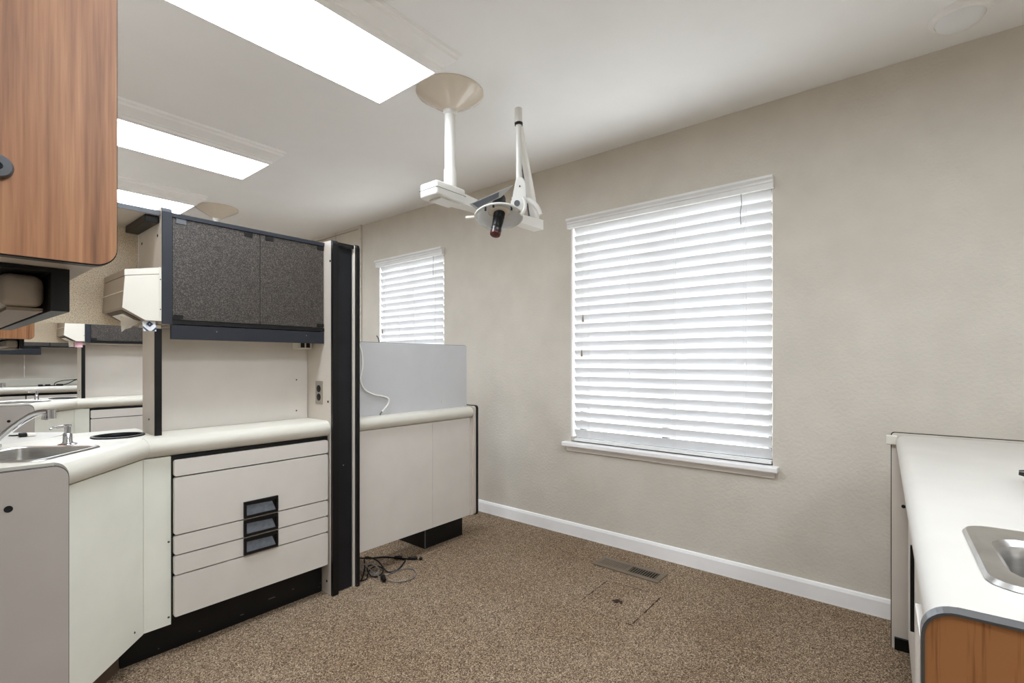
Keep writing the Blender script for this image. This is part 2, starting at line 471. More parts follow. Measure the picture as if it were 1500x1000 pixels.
    m_ = MB(); m_.lathe([(.0252, .105), (.024, .111), (.017, .115), (.006, .116)], MB_, 24); m_.build('barrel_cap', 'red_glass', br, 40)
    m_ = MB(); m_.lathe([(.032, -.04), (.032, -.102), (.026, -.12), (.008, -.128)], MT, 24); m_.build('rear_housing', 'black', r, 40)
    m_ = MB(); m_.lathe([(.05, -.027), (.042, -.04), (.033, -.046)], MT, 28); m_.build('back_cover', 'device_white', r, 40)
    # slanted flat visor plate behind the reflector
    A = Vector((1.674, 1.633, 1.862)); B = Vector((1.80, 1.49, 1.948))
    dd = (B-A).normalized(); side = Vector((.35, .3, -.88)).normalized(); A = A+Vector((-.012, -.01, .014)); nn = dd.cross(side).normalized(); side = nn.cross(dd).normalized()
    m_ = MB()
    cr = [(0, 0), (.02, .036), (.075, .036), (.085, .028), (.15, .03), (.2, .012), (.225, 0)]
    m_.rings([[A+dd*a+side*bq-nn*.002 for a, bq in cr], [A+dd*a+side*bq+nn*.003 for a, bq in cr]]); m_.build('visor_plate', 'device_grey', r)
    m_ = MB(); a0, a1 = A+dd*.012-side*.006-nn*.003, A+dd*.1+side*.02-nn*.003
    m_.rings([[A+dd*a+side*bq+nn*o_ for a, bq in ((.012, .003), (.15, .003), (.14, .024), (.03, .03))] for o_ in (-.0042, .0052)]); m_.build('name_plate', 'edge_grey', r)
    m_ = MB(); h0 = Hc-u*.1+ax*.002; h1 = Hc-u*.156-up*.0+Vector((0, 0, -.002)); m_.tube([h0, h0.lerp(h1, .3), h1, h1-u*.004], [.006, .008, .009, .005], 12); m_.build('handle', 'cream_plastic', r, 50)
    for su, sv in ((-.6, .55), (.62, .5), (-.2, .8)):
        m_ = MB(); p = MT @ Vector((.1*su, .08*sv, -.012)); m_.tube([p-ax*.004, p+ax*.014], .005, 8); m_.build('clip', 'dark_metal', rf, 40)
    return r
exam_light(1.652, 1.745, 'white jointed examination lamp hanging from a beige cone on the ceiling', True)
exam_light(1.64, 4.6, 'beige cone ceiling mount glimpsed above the black overhead cabinet', False)

# ------------------------------------------------------------------ the left divider unit (built once, copied to the bay beyond)
unit = []        # things that repeat in the bay beyond
Z = .846
def counter_edge(path, zt, zb, back, holes):
    m_ = MB(); r_ = (zt-zb)/2; zc = (zt+zb)/2
    P = [Vector((p[0], p[1])) for p in path]; n = len(P); mit = []
    for i in range(n):
        ns = []
        for a, b_ in ((i-1, i), (i, i+1)):
            if a < 0 or b_ >= n: continue
            d = (P[b_]-P[a]).normalized(); ns.append(Vector((-d.y, d.x)))   # outward = left of travel
        m2 = sum(ns, Vector((0, 0))).normalized(); mit.append(m2/m2.dot(ns[0]))
    prof = []
    for k in range(11):
        t_ = math.radians(90-18*k); prof.append((r_*math.cos(t_)-r_, zc+r_*math.sin(t_)))
    prof += [(-r_-.03, zb), (-r_-.03, zt-.03)]
    loops = [[(p.x+mm.x*o, p.y+mm.y*o, z) for o, z in prof] for p, mm in zip(P, mit)]
    vl = m_.rings(loops, True, True, False)
    top = [l[0] for l in vl]
    bv = [m_.bm.verts.new((x, y, zt)) for x, y in back]
    loop = top+bv
    edges = []
    def ed(a, b_):
        e = m_.bm.edges.get((a, b_)) or m_.bm.edges.new((a, b_)); edges.append(e)
    for i in range(len(loop)): ed(loop[i], loop[(i+1) % len(loop)])
    for h in holes:
        hv = [m_.bm.verts.new((x, y, zt)) for x, y in h]
        for i in range(len(hv)): ed(hv[i], hv[(i+1) % len(hv)])
        lo = [m_.bm.verts.new((x, y, zt-.03)) for x, y in h]
        for i in range(len(hv)):
            j = (i+1) % len(hv); m_.bm.faces.new((hv[i], hv[j], lo[j], lo[i]))
    bmesh.ops.triangle_fill(m_.bm, use_beauty=True, use_dissolve=False, edges=edges, normal=(0, 0, 1))
    # apron faces along the back
    ch = [top[-1]]+bv+[top[0]]
    lo = [m_.bm.verts.new((v_.co.x, v_.co.y, zt-.03)) for v_ in ch]
    for i in range(len(ch)-1): m_.bm.faces.new((ch[i], ch[i+1], lo[i+1], lo[i]))
    return m_

U = Vector((-.70, -.714)); V = Vector((-.714, .70))     # along / across the corner sink
R0 = Vector((.418, 2.138))
def sk(a, b_): p = R0+U*a+V*b_; return (p.x, p.y)
def sink_loop(d, z, r_=.035): return [Vector((*sk(a, b_), z)) for a, b_ in rrect(d, .275-d, d, .275-d, r_)]

# countertop with rolled edge
hole1 = [sk(a, b_) for a, b_ in rrect(.012, .263, .012, .263, .035)]
WC = (.50, 2.375)
hole2 = [(WC[0]+.074*math.cos(k*PI/14), WC[1]+.074*math.sin(k*PI/14)) for k in range(28)]
path = [(-.24, 1.893), (.279, 1.893), (.279, 1.8931)]
path = [(1.281, 2.19), (.556, 2.196), (.283, 1.878)]
back = [(-.23, 1.93), (-.23, 2.24), (.15, 2.425), (.31, 2.497), (.385, 2.60), (.606, 2.60), (.612, 2.405), (1.281, 2.405)]
# travel from right to left keeps the front on the left hand side
mb = counter_edge(path, Z, .77, back, [hole1, hole2])
r = thing('countertop', (.7, 2.25, .77), 'cream rolled-edge countertop running from the black column round the corner sink', 'countertop', 'cream corner countertops'); unit.append((r, 'cream countertop seen through the gap in the bay beyond, behind the sink faucet'))
mb.build('worktop', 'counter', r, 35)
mb = MB()
mb.tube([(.556+.455*o_, 2.196-o_, .808+.038*math.sin(t_)) for t_, o_ in [(math.radians(88-11*k), .038*math.cos(math.radians(88-11*k))-.0379) for k in range(17)]], .0007, 6)
mb.build('edge_joint', 'laminate_side', r)

# sink
r = thing('corner_sink', (*sk(.14, .14), Z), 'stainless steel basin set in the left corner countertop', 'sink', 'corner basins'); unit.append((r, 'stainless steel basin rim in the bay beyond the counter gap'))
mb = MB()
mb.rings([sink_loop(0, Z+.001, .042), sink_loop(.003, Z+.005, .042), sink_loop(.012, Z+.005, .038), sink_loop(.018, Z+.001, .035), sink_loop(.02, Z-.02, .035), sink_loop(.026, Z-.12, .035), sink_loop(.05, Z-.145, .03), sink_loop(.11, Z-.15, .02)], False, True)
mb.build('bowl', 'steel', r, 50)
p = sk(.14, .14)
mb = MB(); mb.lathe([(.03, Z-.149), (.028, Z-.144), (.01, Z-.146)], Matrix.Translation((p[0], p[1], 0)), 20); mb.build('drain', 'chrome', r, 40)

r = thing('faucet', (.11, 2.34, Z), 'chrome gooseneck faucet rising over the left corner basin', 'faucet', 'corner basin faucets'); unit.append((r, 'chrome faucet in the bay beyond, at the picture edge'))
mb = MB(); mb.lathe([(.03, Z+.001), (.03, Z+.008), (.02, Z+.014), (.017, Z+.03), (.013, Z+.034)], Matrix.Translation((.158, 2.378, 0)), 20); mb.build('base', 'chrome', r, 40)
mb = MB(); mb.tube(spline([(.158, 2.378, Z+.015), (.166, 2.364, .868), (.18, 2.334, .883), (.209, 2.267, .924), (.234, 2.205, .955), (.254, 2.157, .971), (.271, 2.113, .974)], 6), [.0105]*26+[.0095]*11, 14); mb.build('spout', 'chrome', r, 60)
mb = MB(); mb.tube([(.276, 2.104, .982), (.276, 2.104, .955)], [.0105, .0105], 16); mb.tube([(.264, 2.117, .97), (.261, 2.117, .951)], [.008, .0085], 12); mb.build('aerator', 'chrome', r, 40)
mb = MB(); mb.tube([(.10, 2.345, Z+.002), (.10, 2.345, Z+.03)], .013, 12); mb.tube([(.10, 2.345, Z+.03), (.06, 2.35, Z+.055)], [.009, .006], 10); mb.build('lever', 'chrome', r, 40)

r = thing('soap_dispenser', (.338, 2.27, Z), 'small chrome soap pump standing beside the left corner basin', 'soap dispenser', 'chrome soap pumps'); unit.append((r, 'tiny chrome soap pump in the bay beyond the gap'))
TR = Matrix.Translation((.338, 2.27, 0))
mb = MB(); mb.lathe([(.026, Z+.001), (.026, Z+.003), (.016, Z+.006), (.013, Z+.012), (.0125, Z+.036), (.009, Z+.04), (.009, Z+.062), (.011, Z+.064), (.0105, Z+.07)], TR, 20); mb.build('pump_body', 'chrome', r, 40)
mb = MB(); mb.tube(spline([(.336, 2.268, Z+.064), (.318, 2.255, Z+.064), (.296, 2.236, Z+.066), (.288, 2.23, Z+.062)], 5), [.005]*8+[.0035]*8, 10); mb.build('nozzle', 'chrome', r, 50)

r = thing('waste_chute', (WC[0], WC[1], Z), 'round waste opening with black rim in the countertop by the black-edged upright', 'waste chute', 'round waste chutes'); unit.append((r, 'round black waste opening in the far bay countertop'))
TR = Matrix.Translation((WC[0], WC[1], 0))
mb = MB(); mb.lathe([(.084, Z+.001), (.083, Z+.005), (.074, Z+.006), (.071, Z+.002), (.07, Z-.05)], TR, 36, 1, 1, False, False); mb.build('rim', 'black', r, 40)
mb = MB(); mb.lathe([(.0695, Z-.003), (.0695, Z-.2), (.05, Z-.2)], TR, 36, 1, 1, False, True); mb.build('liner', 'black_void', r, 40)

# corner sink base cabinet
r = thing('sink_cabinet', (.3, 2.1, 0), 'pale corner base cabinet with angled front and grey rounded end panel at left edge', 'cabinet', 'corner sink cabinets'); unit.append((r, 'pale corner base cabinet in the bay beyond the sink, seen through the gap'))
pts = [(-.23, .0), (.235, .0)]
poly = corner_poly(-.23, .281, .02, .838, .034, ('tr',))
mb = MB(); mb.prism(poly, 'y', 1.872, 1.892); ep = mb.build('end_panel', 'end_grey', r)
mb = MB(); poly2 = corner_poly(-.23, .2825, .02, .8395, .035, ('tr',)); mb.prism(poly2, 'y', 1.874, 1.8915); mb.build('edge_band', 'black', ep)
mb = MB(); mb.lathe([(.009, -.001), (.009, .0006)], Matrix.Translation((.16, 1.8715, .74)) @ Matrix.Rotation(PI/2, 4, 'X'), 16); mb.build('bolt_hole', 'black_void', ep)
mb = MB()
mb.rings([[(.262, 1.9, z), (.542, 2.222, z), (.542, 2.24, z), (.25, 1.905, z)] for z in (.118, .768)]); mb.build('angled_panel', 'panel_green', r)
mb = MB(); mb.box(.5425, .63, 2.221, 2.24, .12, .768); mb.build('filler_strip', 'panel_green', r)
for x_, z_ in ((.622, .44), (.622, .15), (.505, .155)):
    mb = MB()
    yy = 2.2195 if x_ > .54 else 2.178
    mb.tube([(x_, yy, z_), (x_, yy+.004, z_)], .004, 8); mb.build('screw', 'edge_grey', r)
mb = MB(); mb.rings([[(.20, 1.935, z), (.478, 2.262, z), (.478, 2.29, z), (.18, 1.945, z)] for z in (.0, .1175)]); mb.build('toe_kick', 'kick_brown', r)
mb = MB(); mb.rings([[(-.2, 1.90, z), (.235, 1.90, z), (.5, 2.27, z), (.5, 2.38, z), (-.2, 2.3, z)] for z in (.12, .6)]); mb.build('carcass', 'laminate_side', r)

# drawer cabinet
r = thing('drawer_cabinet', (.96, 2.3, 0), 'five-drawer base cabinet with black pulls between corner cabinet and black column', 'cabinet', 'five-drawer base cabinets'); unit.append((r, 'drawer cabinet in the bay beyond, top drawers seen through the gap'))
mb = MB(); mb.box(.6305, 1.281, 2.218, 2.44, .14, .768); mb.build('carcass', 'black', r)
mb = MB(); mb.box(.482, 1.279, 2.266, 2.42, 0, .1395); tk = mb.build('toe_kick', 'black', r)
for x_, w_, z_ in ((.6, .004, .02), (.74, .006, .028), (.9, .014, .03), (1.02, .03, .055), (1.13, .008, .06), (1.262, .004, .024), (1.27, .003, .04)):
    mb = MB(); mb.box(x_, x_+w_, 2.2652, 2.266, z_, z_+.003); mb.build('scuff', 'edge_grey', tk)
dz = [(.6915, .7535), (.4665, .686), (.389, .461), (.3115, .3835), (.15, .306)]
for i, (za, zb) in enumerate(dz):
    mb = MB(); mb.prism(corner_poly(.635, 1.274, za, zb, .008, ('tr', 'tl', 'br', 'bl'), 3), 'y', 2.2, 2.217); d = mb.build('drawer', 'laminate', r)
    if i in (1, 2, 3):
        zh0 = za+.002; zh1 = za+.0715
        mb = MB()
        a, b_ = .886, 1.03
        mb.box(a, b_, 2.191, 2.2, zh0, zh0+.01, .001); mb.box(a, b_, 2.191, 2.2, zh1-.014, zh1, .001)
        mb.box(a, a+.01, 2.191, 2.2, zh0+.01, zh1-.014); mb.box(b_-.01, b_, 2.191, 2.2, zh0+.01, zh1-.014)
        mb.box(a, b_, 2.1992, 2.1998, zh0, zh1)
        h = mb.build('handle', 'black', d)
        mb = MB()
        s_ = [[(a+.011, 2.1985, zh1-.016), (b_-.024, 2.1985, zh1-.02)], [(a+.011, 2.191, zh0+.0115), (b_-.012, 2.191, zh0+.0115)]]
        mb.rings([[Vector(s_[0][0]), Vector(s_[0][1]), Vector(s_[1][1]), Vector(s_[1][0])], [Vector(q)+Vector((0, .0008, 0)) for q in (s_[0][0], s_[0][1], s_[1][1], s_[1][0])]])
        mb.build('grip', 'handle_grey', h)
        mb = MB(); mb.box(a, b_, 2.19, 2.1945, zh0-.0035, zh0-.0005); mb.build('pull_lip', 'chrome', h)

# back panel with black-edged upright
r = thing('divider_panel', (.95, 2.42, Z), 'cream back panel with black-edged upright standing on the left countertop', 'panel', 'cream divider panels'); unit.append((r, 'cream back panel with black-edged upright in the bay beyond the gap'))
mb = MB(); mb.box(.6135, 1.281, 2.409, 2.432, Z, 1.2775); pn = mb.build('back_panel', 'laminate', r)
for z_ in (1.042, .887):
    mb = MB(); mb.tube([(1.223, 2.4075, z_), (1.223, 2.412, z_)], .004, 8); mb.build('screw', 'edge_grey', pn)
mb = MB(); mb.box(.591, .613, 2.277, 2.432, Z+.0005, 1.2755); up_ = mb.build('upright', 'laminate_side', r)
mb = MB(); mb.box(.5905, .6135, 2.27, 2.2768, Z+.0005, 1.262); mb.build('edge_band', 'black', up_)
mb = MB(); mb.tube([(.5895, 2.345, .905), (.592, 2.345, .905)], .004, 8); mb.build('bolt_hole', 'black_void', up_)

# overhead cabinet with textured black doors
r = thing('overhead_cabinet', (.95, 2.4, 1.28), 'overhead cabinet with two textured black doors above the cream back panel', 'cabinet', 'black door overhead cabinets'); unit.append((r, 'black door overhead cabinet in the bay beyond, lower edge visible through the gap'))
mb = MB(); mb.prism(corner_poly(2.248, 2.556, 1.279, 1.731, .02, ('tl',), 4), 'x', .607, .639); sp_ = mb.build('side_panel', 'laminate_side', r)
mb = MB()
prof = [(2.24, 1.279), (2.24, 1.715), (2.247, 1.728), (2.26, 1.7335), (2.26, 1.731), (2.25, 1.7255), (2.2478, 1.714), (2.2478, 1.279)]
mb.prism(prof, 'x', .6065, .6395); mb.build('edge_band', 'blue_black', sp_)
for y_ in (2.297, 2.506):
    mb = MB(); mb.tube([(.606, y_, 1.628), (.608, y_, 1.628)], .006, 10); mb.build('shelf_hole', 'black_void', sp_)
mb = MB(); mb.box(.6395, 1.281, 2.262, 2.556, 1.281, 1.715); mb.build('carcass', 'black', r)
mb = MB(); mb.box(.6395, 1.281, 2.244, 2.262, 1.7, 1.716); mb.build('top_rail', 'blue_black', r)
mb = MB(); mb.box(.6395, 1.281, 2.246, 2.262, 1.281, 1.297); mb.build('bottom_rail', 'black', r)
for xa, xb, hs in ((.643, .9755, ((.655, 1.685), (.645, 1.303), (.91, 1.684))), (.9775, 1.279, ((1.0, 1.684), (1.245, 1.684), (1.245, 1.303)))):
    mb = MB(); mb.box(xa, xb, 2.25, 2.257, 1.299, 1.699, .001); d = mb.build('door', 'acrylic_dark', r)
    for hx, hz in hs:
        mb = MB(); mb.box(hx, hx+.034, 2.247, 2.2505, hz-(.006 if hz > 1.5 else 0), hz+.015); mb.build('hinge' if hx in (.655, .645, 1.245) else 'catch', 'edge_grey' if hx == .655 else 'black', d)
mb = MB(); mb.box(.638, 1.281, 2.248, 2.262, 1.222, 1.2785, .001); va = mb.build('valance', 'blue_black', r)
for x_ in (.80, 1.19):
    mb = MB(); mb.tube([(x_, 2.2465, 1.258), (x_, 2.249, 1.258)], .003, 8); mb.build('screw', 'chrome', va)
mb = MB(); mb.box(.6395, 1.281, 2.262, 2.40, 1.272, 1.2785); mb.build('light_shelf', 'laminate_side', r)

# open shelf over the sink with a textured tan back
r = thing('open_shelf', (.2, 2.42, 1.28), 'open overhead shelf with speckled tan back panel above the corner sink', 'shelf', 'tan backed open shelves'); unit.append((r, 'tan backed open shelf in the bay beyond, under the dark speckled panel'))
mb = MB(); mb.box(-.24, .6055, 2.262, 2.556, 1.70, 1.716); tb = mb.build('top_board', 'laminate_side', r)
mb = MB(); mb.box(-.24, .6055, 2.256, 2.2615, 1.6985, 1.717); mb.build('edge_band', 'edge_grey', tb)
mb = MB(); mb.box(-.24, .6055, 2.5565, 2.562, 1.284, 1.699); mb.build('back_panel', 'acrylic_tan', r)
mb = MB(); mb.box(.5605, .6055, 2.275, 2.55, 1.672, 1.6995, .002); mb.build('bracket', 'black', r)

# tissue dispenser screwed to the overhead side panel
r = thing('tissue_dispenser', (.55, 2.4, 1.3), 'cream and taupe tissue dispenser screwed to the side of the black door cabinet', 'dispenser', 'cream tissue dispensers'); unit.append((r, 'small cream tissue dispenser in the bay beyond, with pink paper below'))
Yd = 2.25
fr = [(.4925, 1.474), (.6055, 1.498), (.6055, 1.29), (.556, 1.29), (.4925, 1.335)]
mb = MB(); fz = [(.4925, 1.450), (.6055, 1.471), (.6055, 1.29), (.556, 1.29), (.485, 1.333)]
mb.prism(fz, 'y', Yd+.002, 2.553); bd = mb.build('body', 'taupe_plastic', r)
mb = MB(); lid = [(.4915, 1.452), (.6055, 1.473), (.6055, 1.497), (.4915, 1.474)]
mb.prism(lid, 'y', Yd+.002, 2.553); ld = mb.build('lid', 'taupe_plastic', r)
mb = MB(); mb.prism(fz, 'y', Yd-.004, Yd+.0015)
mb.prism(lid, 'y', Yd-.004, Yd+.0015); fp = mb.build('front_plate', 'cream_plastic', r); fp['label'] = 'cream front face'
mb = MB(); mb.box(.598, .6055, Yd-.0055, Yd-.0042, 1.29, 1.497); mb.build('mounting_strip', 'cream_plastic', fp)
for z_ in (1.45, 1.335):
    mb = MB(); mb.tube([(.602, Yd-.0065, z_), (.602, Yd-.005, z_)], .0025, 8); mb.build('screw', 'edge_grey', fp)
mb = MB(); mb.box(.4865, .4926, Yd+.004, 2.551, 1.393, 1.3955); mb.build('groove', 'cream_plastic', bd)
# sloping outlet
a0, a1 = Vector((.487, 0, 1.3315)), Vector((.554, 0, 1.2895)); dn = Vector((-.53, 0, -.85))
def slope(f, y, o): q = a0.lerp(a1, f)+dn*o; return Vector((q.x, y, q.z))
mb = MB(); mb.rings([[slope(f, y, o) for f, y in ((.08, 2.29), (.08, 2.52), (.95, 2.52), (.95, 2.29))] for o in (.0005, .002)]); ot = mb.build('outlet', 'kick_brown', r)
mb = MB(); mb.rings([[slope(f, y, o) for f, y in ((.3, 2.33), (.3, 2.49), (.85, 2.49), (.85, 2.33))] for o in (.0025, .004)]); mb.build('tissue_pad', 'paper', ot)

def cloth(name, mat, pts_top, pts_bot, label, cat, rows=8, cols=8, wave=.006, seed=1, group=None, origin=None):
    random.seed(seed); m_ = MB(); g = []
    for i in range(rows+1):
        f = i/rows; row = []
        for j in range(cols+1):
            h = j/cols
            p = Vector(pts_top[0]).lerp(Vector(pts_top[1]), h).lerp(Vector(pts_bot[0]).lerp(Vector(pts_bot[1]), h), f)
            p += Vector((0, wave*math.sin(h*9+f*2+seed)*(.4+f), wave*.5*math.sin(f*6+h*3)*f))
            row.append(m_.bm.verts.new(p))
        g.append(row)
    for i in range(rows):
        for j in range(cols): m_.bm.faces.new((g[i][j], g[i][j+1], g[i+1][j+1], g[i+1][j]))
    ex = bmesh.ops.solidify(m_.bm, geom=list(m_.bm.faces), thickness=.0012)
    o = m_.build(name, mat, None, 60, origin or pts_top[0]); return tag(o, label, cat, group)
cloth('tissue', 'paper', [(.512, 2.40, 1.318), (.553, 2.30, 1.289)], [(.50, 2.335, 1.247), (.525, 2.31, 1.262)], 'white tissue sheet hanging out of the cream dispenser', 'tissue', seed=2)
cloth('printed_tissue', 'print', [(.548, 2.262, 1.288), (.588, 2.256, 1.289)], [(.548, 2.247, 1.249), (.589, 2.243, 1.249)], 'tissue packet printed with blue and white diamonds below the cream dispenser', 'tissue', wave=.002, seed=3, origin=(.57, 2.25, 1.277))

# foreground walnut wall cabinet with towel tray below
r = thing('wall_cabinet', (-.05, 1.1, 1.245), 'large walnut wall cabinet end with rounded corner in the upper left foreground', 'cabinet', 'walnut wall cabinets'); unit.append((r, 'small walnut cabinet end in the bay beyond, seen under the foreground cabinet'))
mb = MB(); mb.prism(corner_poly(-.235, .1535, 1.2475, 2.2, .021, ('br', 'tr'), 8), 'y', .735, .752); pn = mb.build('end_panel', 'walnut', r)
mb = MB(); mb.prism(corner_poly(-.235, .1545, 1.2462, 2.201, .0215, ('br', 'tr'), 8), 'y', .737, .7515); mb.build('edge_band', 'black', pn)
mb = MB(); mb.box(-.235, .148, .753, 1.52, 1.256, 2.19); mb.build('carcass', 'laminate_side', r)
mb = MB(); mb.prism(corner_poly(-.235, .152, 1.2515, 2.195, .02, ('br', 'tr'), 8), 'y', .7525, .77); mb.build('inner_panel', 'taupe_plastic', r)
MT = Matrix.Translation((.0545, .7345, 1.3365)) @ Matrix.Rotation(PI/2, 4, 'X')
mb = MB(); mb.lathe([(.0125, 0), (.0125, .003), (.0105, .006), (.004, .0062), (.0035, .005)], MT, 28); lk = mb.build('lock', 'edge_grey', r, 40)
mb = MB(); mb.lathe([(.0036, .0062), (.0034, .0068)], MT, 16); mb.build('key_hole', 'black_void', lk)

r = thing('towel_tray', (0, 1.15, 1.2), 'black open-bottomed tray with towel dispenser fixed under the foreground walnut cabinet', 'dispenser', 'black under-cabinet trays'); unit.append((r, 'black under-cabinet tray in the bay beyond, below the small walnut panel'))
mb = MB()
mb.box(.112, .13, .86, 1.46, 1.2, 1.2555); mb.box(-.2, .112, 1.44, 1.46, 1.2, 1.2555); mb.box(-.2, -.185, .86, 1.44, 1.2, 1.2555)
mb.box(-.185, .112, .86, 1.44, 1.25, 1.2555)
mb.build('housing', 'black', r)
mb = MB(); mb.box(.066, .1095, .885, 1.425, 1.205, 1.248, .012, 4); bd = mb.build('towel_box', 'tray_body', r, 40)
mb = MB(); mb.box(.074, .108, .89, 1.42, 1.2005, 1.2045); mb.build('outlet_rim', 'taupe_plastic', bd)

# hang the foreground cabinet on a slim partition
mb = MB(); mb.box(-.275, -.24, .72, 2.62, 0, 2.2); struct(mb.build('wall_partition', 'laminate'))

# counter slab beyond the corner sink (side counter of the next bay)
r = thing('side_counter', (.1, 2.75, 0), 'cream side counter directly behind the corner sink, with black connector on it', 'counter')
mb = MB(); pl = [(-.23, 2.25), (.146, 2.433), (.305, 2.505), (.375, 2.63), (.395, 2.72), (.225, 2.89), (.0, 3.1), (-.23, 3.1)]
mb.prism(pl, 'z', .806, .843); mb.build('worktop', 'counter_right', r)
mb = MB(); mb.prism([(-.22, 2.45), (.13, 2.5), (.29, 2.6), (.35, 2.66), (.36, 2.71), (.2, 2.86), (0, 3.06), (-.22, 3.06)], 'z', 0, .8055); mb.build('carcass', 'laminate', r)
mb = MB(); mb.tube(spline([(-.1, 2.9, .847), (.1, 2.8, .848), (.2, 2.72, .853), (.235, 2.68, .85), (.255, 2.67, .85)]), .003, 8)
r = thing('black_connector', (.266, 2.665, .843), 'small black cable connector lying behind the faucet on the side counter', 'connector')
mb.build('cable', 'black', r, 50)
mb = MB(); mb.box(.255, .278, 2.652, 2.676, .8435, .859, .003); mb.build('plug', 'black', r)
mb = MB(); mb.box(.278, .302, 2.648, 2.668, .8435, .853, .003); mb.build('plug_tip', 'paper', r)

# ------------------------------------------------------------------ tall black column
r = thing('column', (1.355, 2.3, 0), 'tall black-faced column with cream side panels right of the drawers', 'column')
for xa, xb, cut in ((1.2825, 1.312, .0), (1.402, 1.43, .0)):
    mb = MB(); mb.prism(corner_poly(2.187, 2.455, 0, 1.722, .016, ('tl',), 4), 'x', xa, xb); sp_ = mb.build('side_panel', 'laminate_side', r)
    mb = MB(); prof = [(2.17, 0), (2.17, 1.705), (2.176, 1.718), (2.188, 1.7245), (2.188, 1.7222), (2.1868, 1.7), (2.1868, 0)]
    mb.prism(prof, 'x', xa+(.012 if xa > 1.35 else -.0005), xb+.0005); mb.build('edge_band', 'black', sp_)
    if xa < 1.35:
        for y_, z_ in ((2.195, 1.622), (2.225, .06), (2.214, .938)):
            mb = MB(); mb.tube([(1.2815, y_, z_), (1.283, y_, z_)], .006, 10); mb.build('bolt_hole', 'black_void', sp_)
mb = MB(); mb.box(1.3125, 1.4015, 2.195, 2.2, 0.004, 1.70); fp = mb.build('front_panel', 'black_panel', r)
mb = MB(); mb.box(1.3125, 1.4015, 2.176, 2.1945, 1.7, 1.716); mb.build('top_cap', 'black', r)
mb = MB(); mb.tube([(1.352, 2.1925, .62), (1.352, 2.1955, .62)], .004, 8); mb.build('screw', 'chrome', fp)
mb = MB(); mb.box(1.3125, 1.4015, 2.2005, 2.45, .01, 1.69); mb.build('core', 'black_void', r)

r = thing('wall_outlet', (1.28, 2.29, .98), 'steel double outlet on the column side above the left countertop', 'outlet')
mb = MB(); mb.box(1.279, 1.2824, 2.262, 2.328, .922, 1.037, .001); mb.build('face_plate', 'outlet_steel', r)
for z_ in (.957, .999):
    MT = Matrix.Translation((1.2792, 2.295, z_)) @ Matrix.Rotation(-PI/2, 4, 'Y')
    mb = MB(); mb.lathe([(.018, 0), (.018, .0015), (.016, .002)], MT, 18); so = mb.build('socket', 'black', r, 40)
r = thing('strip_outlet', (1.25, 2.37, 1.2), 'white outlet box peeking below the black valance near the column', 'outlet')
mb = MB(); mb.box(1.2, 1.272, 2.345, 2.408, 1.196, 1.262, .004); mb.build('outlet_box', 'cream_plastic', r)
for x_ in (1.222, 1.25):
    mb = MB(); mb.box(x_-.01, x_+.01, 2.3436, 2.3456, 1.203, 1.226, .001); mb.build('socket', 'black', r)

# ------------------------------------------------------------------ low partition to the right of the column
r = thing('low_partition', (1.87, 2.3, 0), 'low grey and cream partition with ledge between the column and the walkway', 'partition')
mb = MB(); mb.prism(corner_poly(1.434, 2.312, .8, 1.238, .016, ('tr',), 5), 'y', 2.285, 2.31); up_ = mb.build('upper_panel', 'laminate_grey', r)
mb = MB(); mb.prism(corner_poly(1.433, 2.3145, .8, 1.2402, .017, ('tr',), 5), 'y', 2.288, 2.307); mb.build('edge_band', 'edge_grey', up_)
mb = MB(); mb.box(2.086, 2.091, 2.281, 2.285, .875, .893); mb.build('peg', 'cream_plastic', up_)
mb = MB(); r_ = .034; prof = []
for k in range(11):
    t = math.radians(90+18*k); prof.append((2.233+r_*math.cos(t), .806+r_*math.sin(t)))
prof += [(2.284, .772), (2.284, .84)]
mb.prism(prof, 'x', 1.433, 2.287); mb.build('ledge', 'counter', r, 40)
for xa, xb in ((1.433, 1.9605), (1.9615, 2.279)):
    mb = MB(); mb.box(xa, xb, 2.222, 2.24, .143, .7715, .001); mb.build('front_panel', 'laminate', r)
mb = MB(); mb.prism(corner_poly(2.2, 2.45, .143, .845, .018, ('bl', 'tl'), 4), 'x', 2.29, 2.312); e_ = mb.build('end_panel', 'laminate_side', r)
mb = MB(); mb.prism(corner_poly(2.194, 2.455, .138, .85, .02, ('bl', 'tl'), 4), 'x', 2.3125, 2.328); mb.build('edge_band', 'black', e_)
mb = MB(); mb.box(2.279, 2.2895, 2.215, 2.45, .143, .77); mb.build('end_filler', 'laminate_side', r)
mb = MB(); mb.box(1.435, 2.278, 2.2405, 2.45, .145, .7705); mb.build('carcass', 'laminate_side', r)
mb = MB(); mb.box(1.96, 2.279, 2.292, 2.55, 0, .1445); bs = mb.build('base', 'black', r)
mb = MB(); mb.box(1.958, 1.966, 2.2895, 2.2925, .004, .143); mb.build('corner_strip', 'edge_grey', bs)

o = MB(); o.tube(spline([(1.475, 2.281, 1.245), (1.49, 2.279, 1.24), (1.512, 2.278, 1.19), (1.518, 2.277, 1.11), (1.505, 2.277, 1.04), (1.53, 2.276, .985), (1.585, 2.275, .955), (1.65, 2.274, .94), (1.682, 2.272, .925), (1.675, 2.27, .895), (1.64, 2.268, .862), (1.622, 2.264, .843)]), .0042, 8)
r = thing('white_cord', (1.5, 2.28, 1.24), 'white cord hanging over the grey partition panel beside the black column', 'cord')
o.build('cable', 'cord_white', r, 60)
o = MB(); o.tube([(1.634, 2.267, .857), (1.618, 2.262, .8435)], .004, 8); o.build('cable_end', 'edge_grey', r)
o = MB(); o.tube(spline([(1.632, 2.29, 1.2415), (1.632, 2.294, 1.255), (1.626, 2.294, 1.268), (1.618, 2.294, 1.276)]), .003, 8)
tag(o.build('wire_hook', 'edge_grey', None, 50), 'small bent wire sticking up from the partition top below the small blind', 'hook')

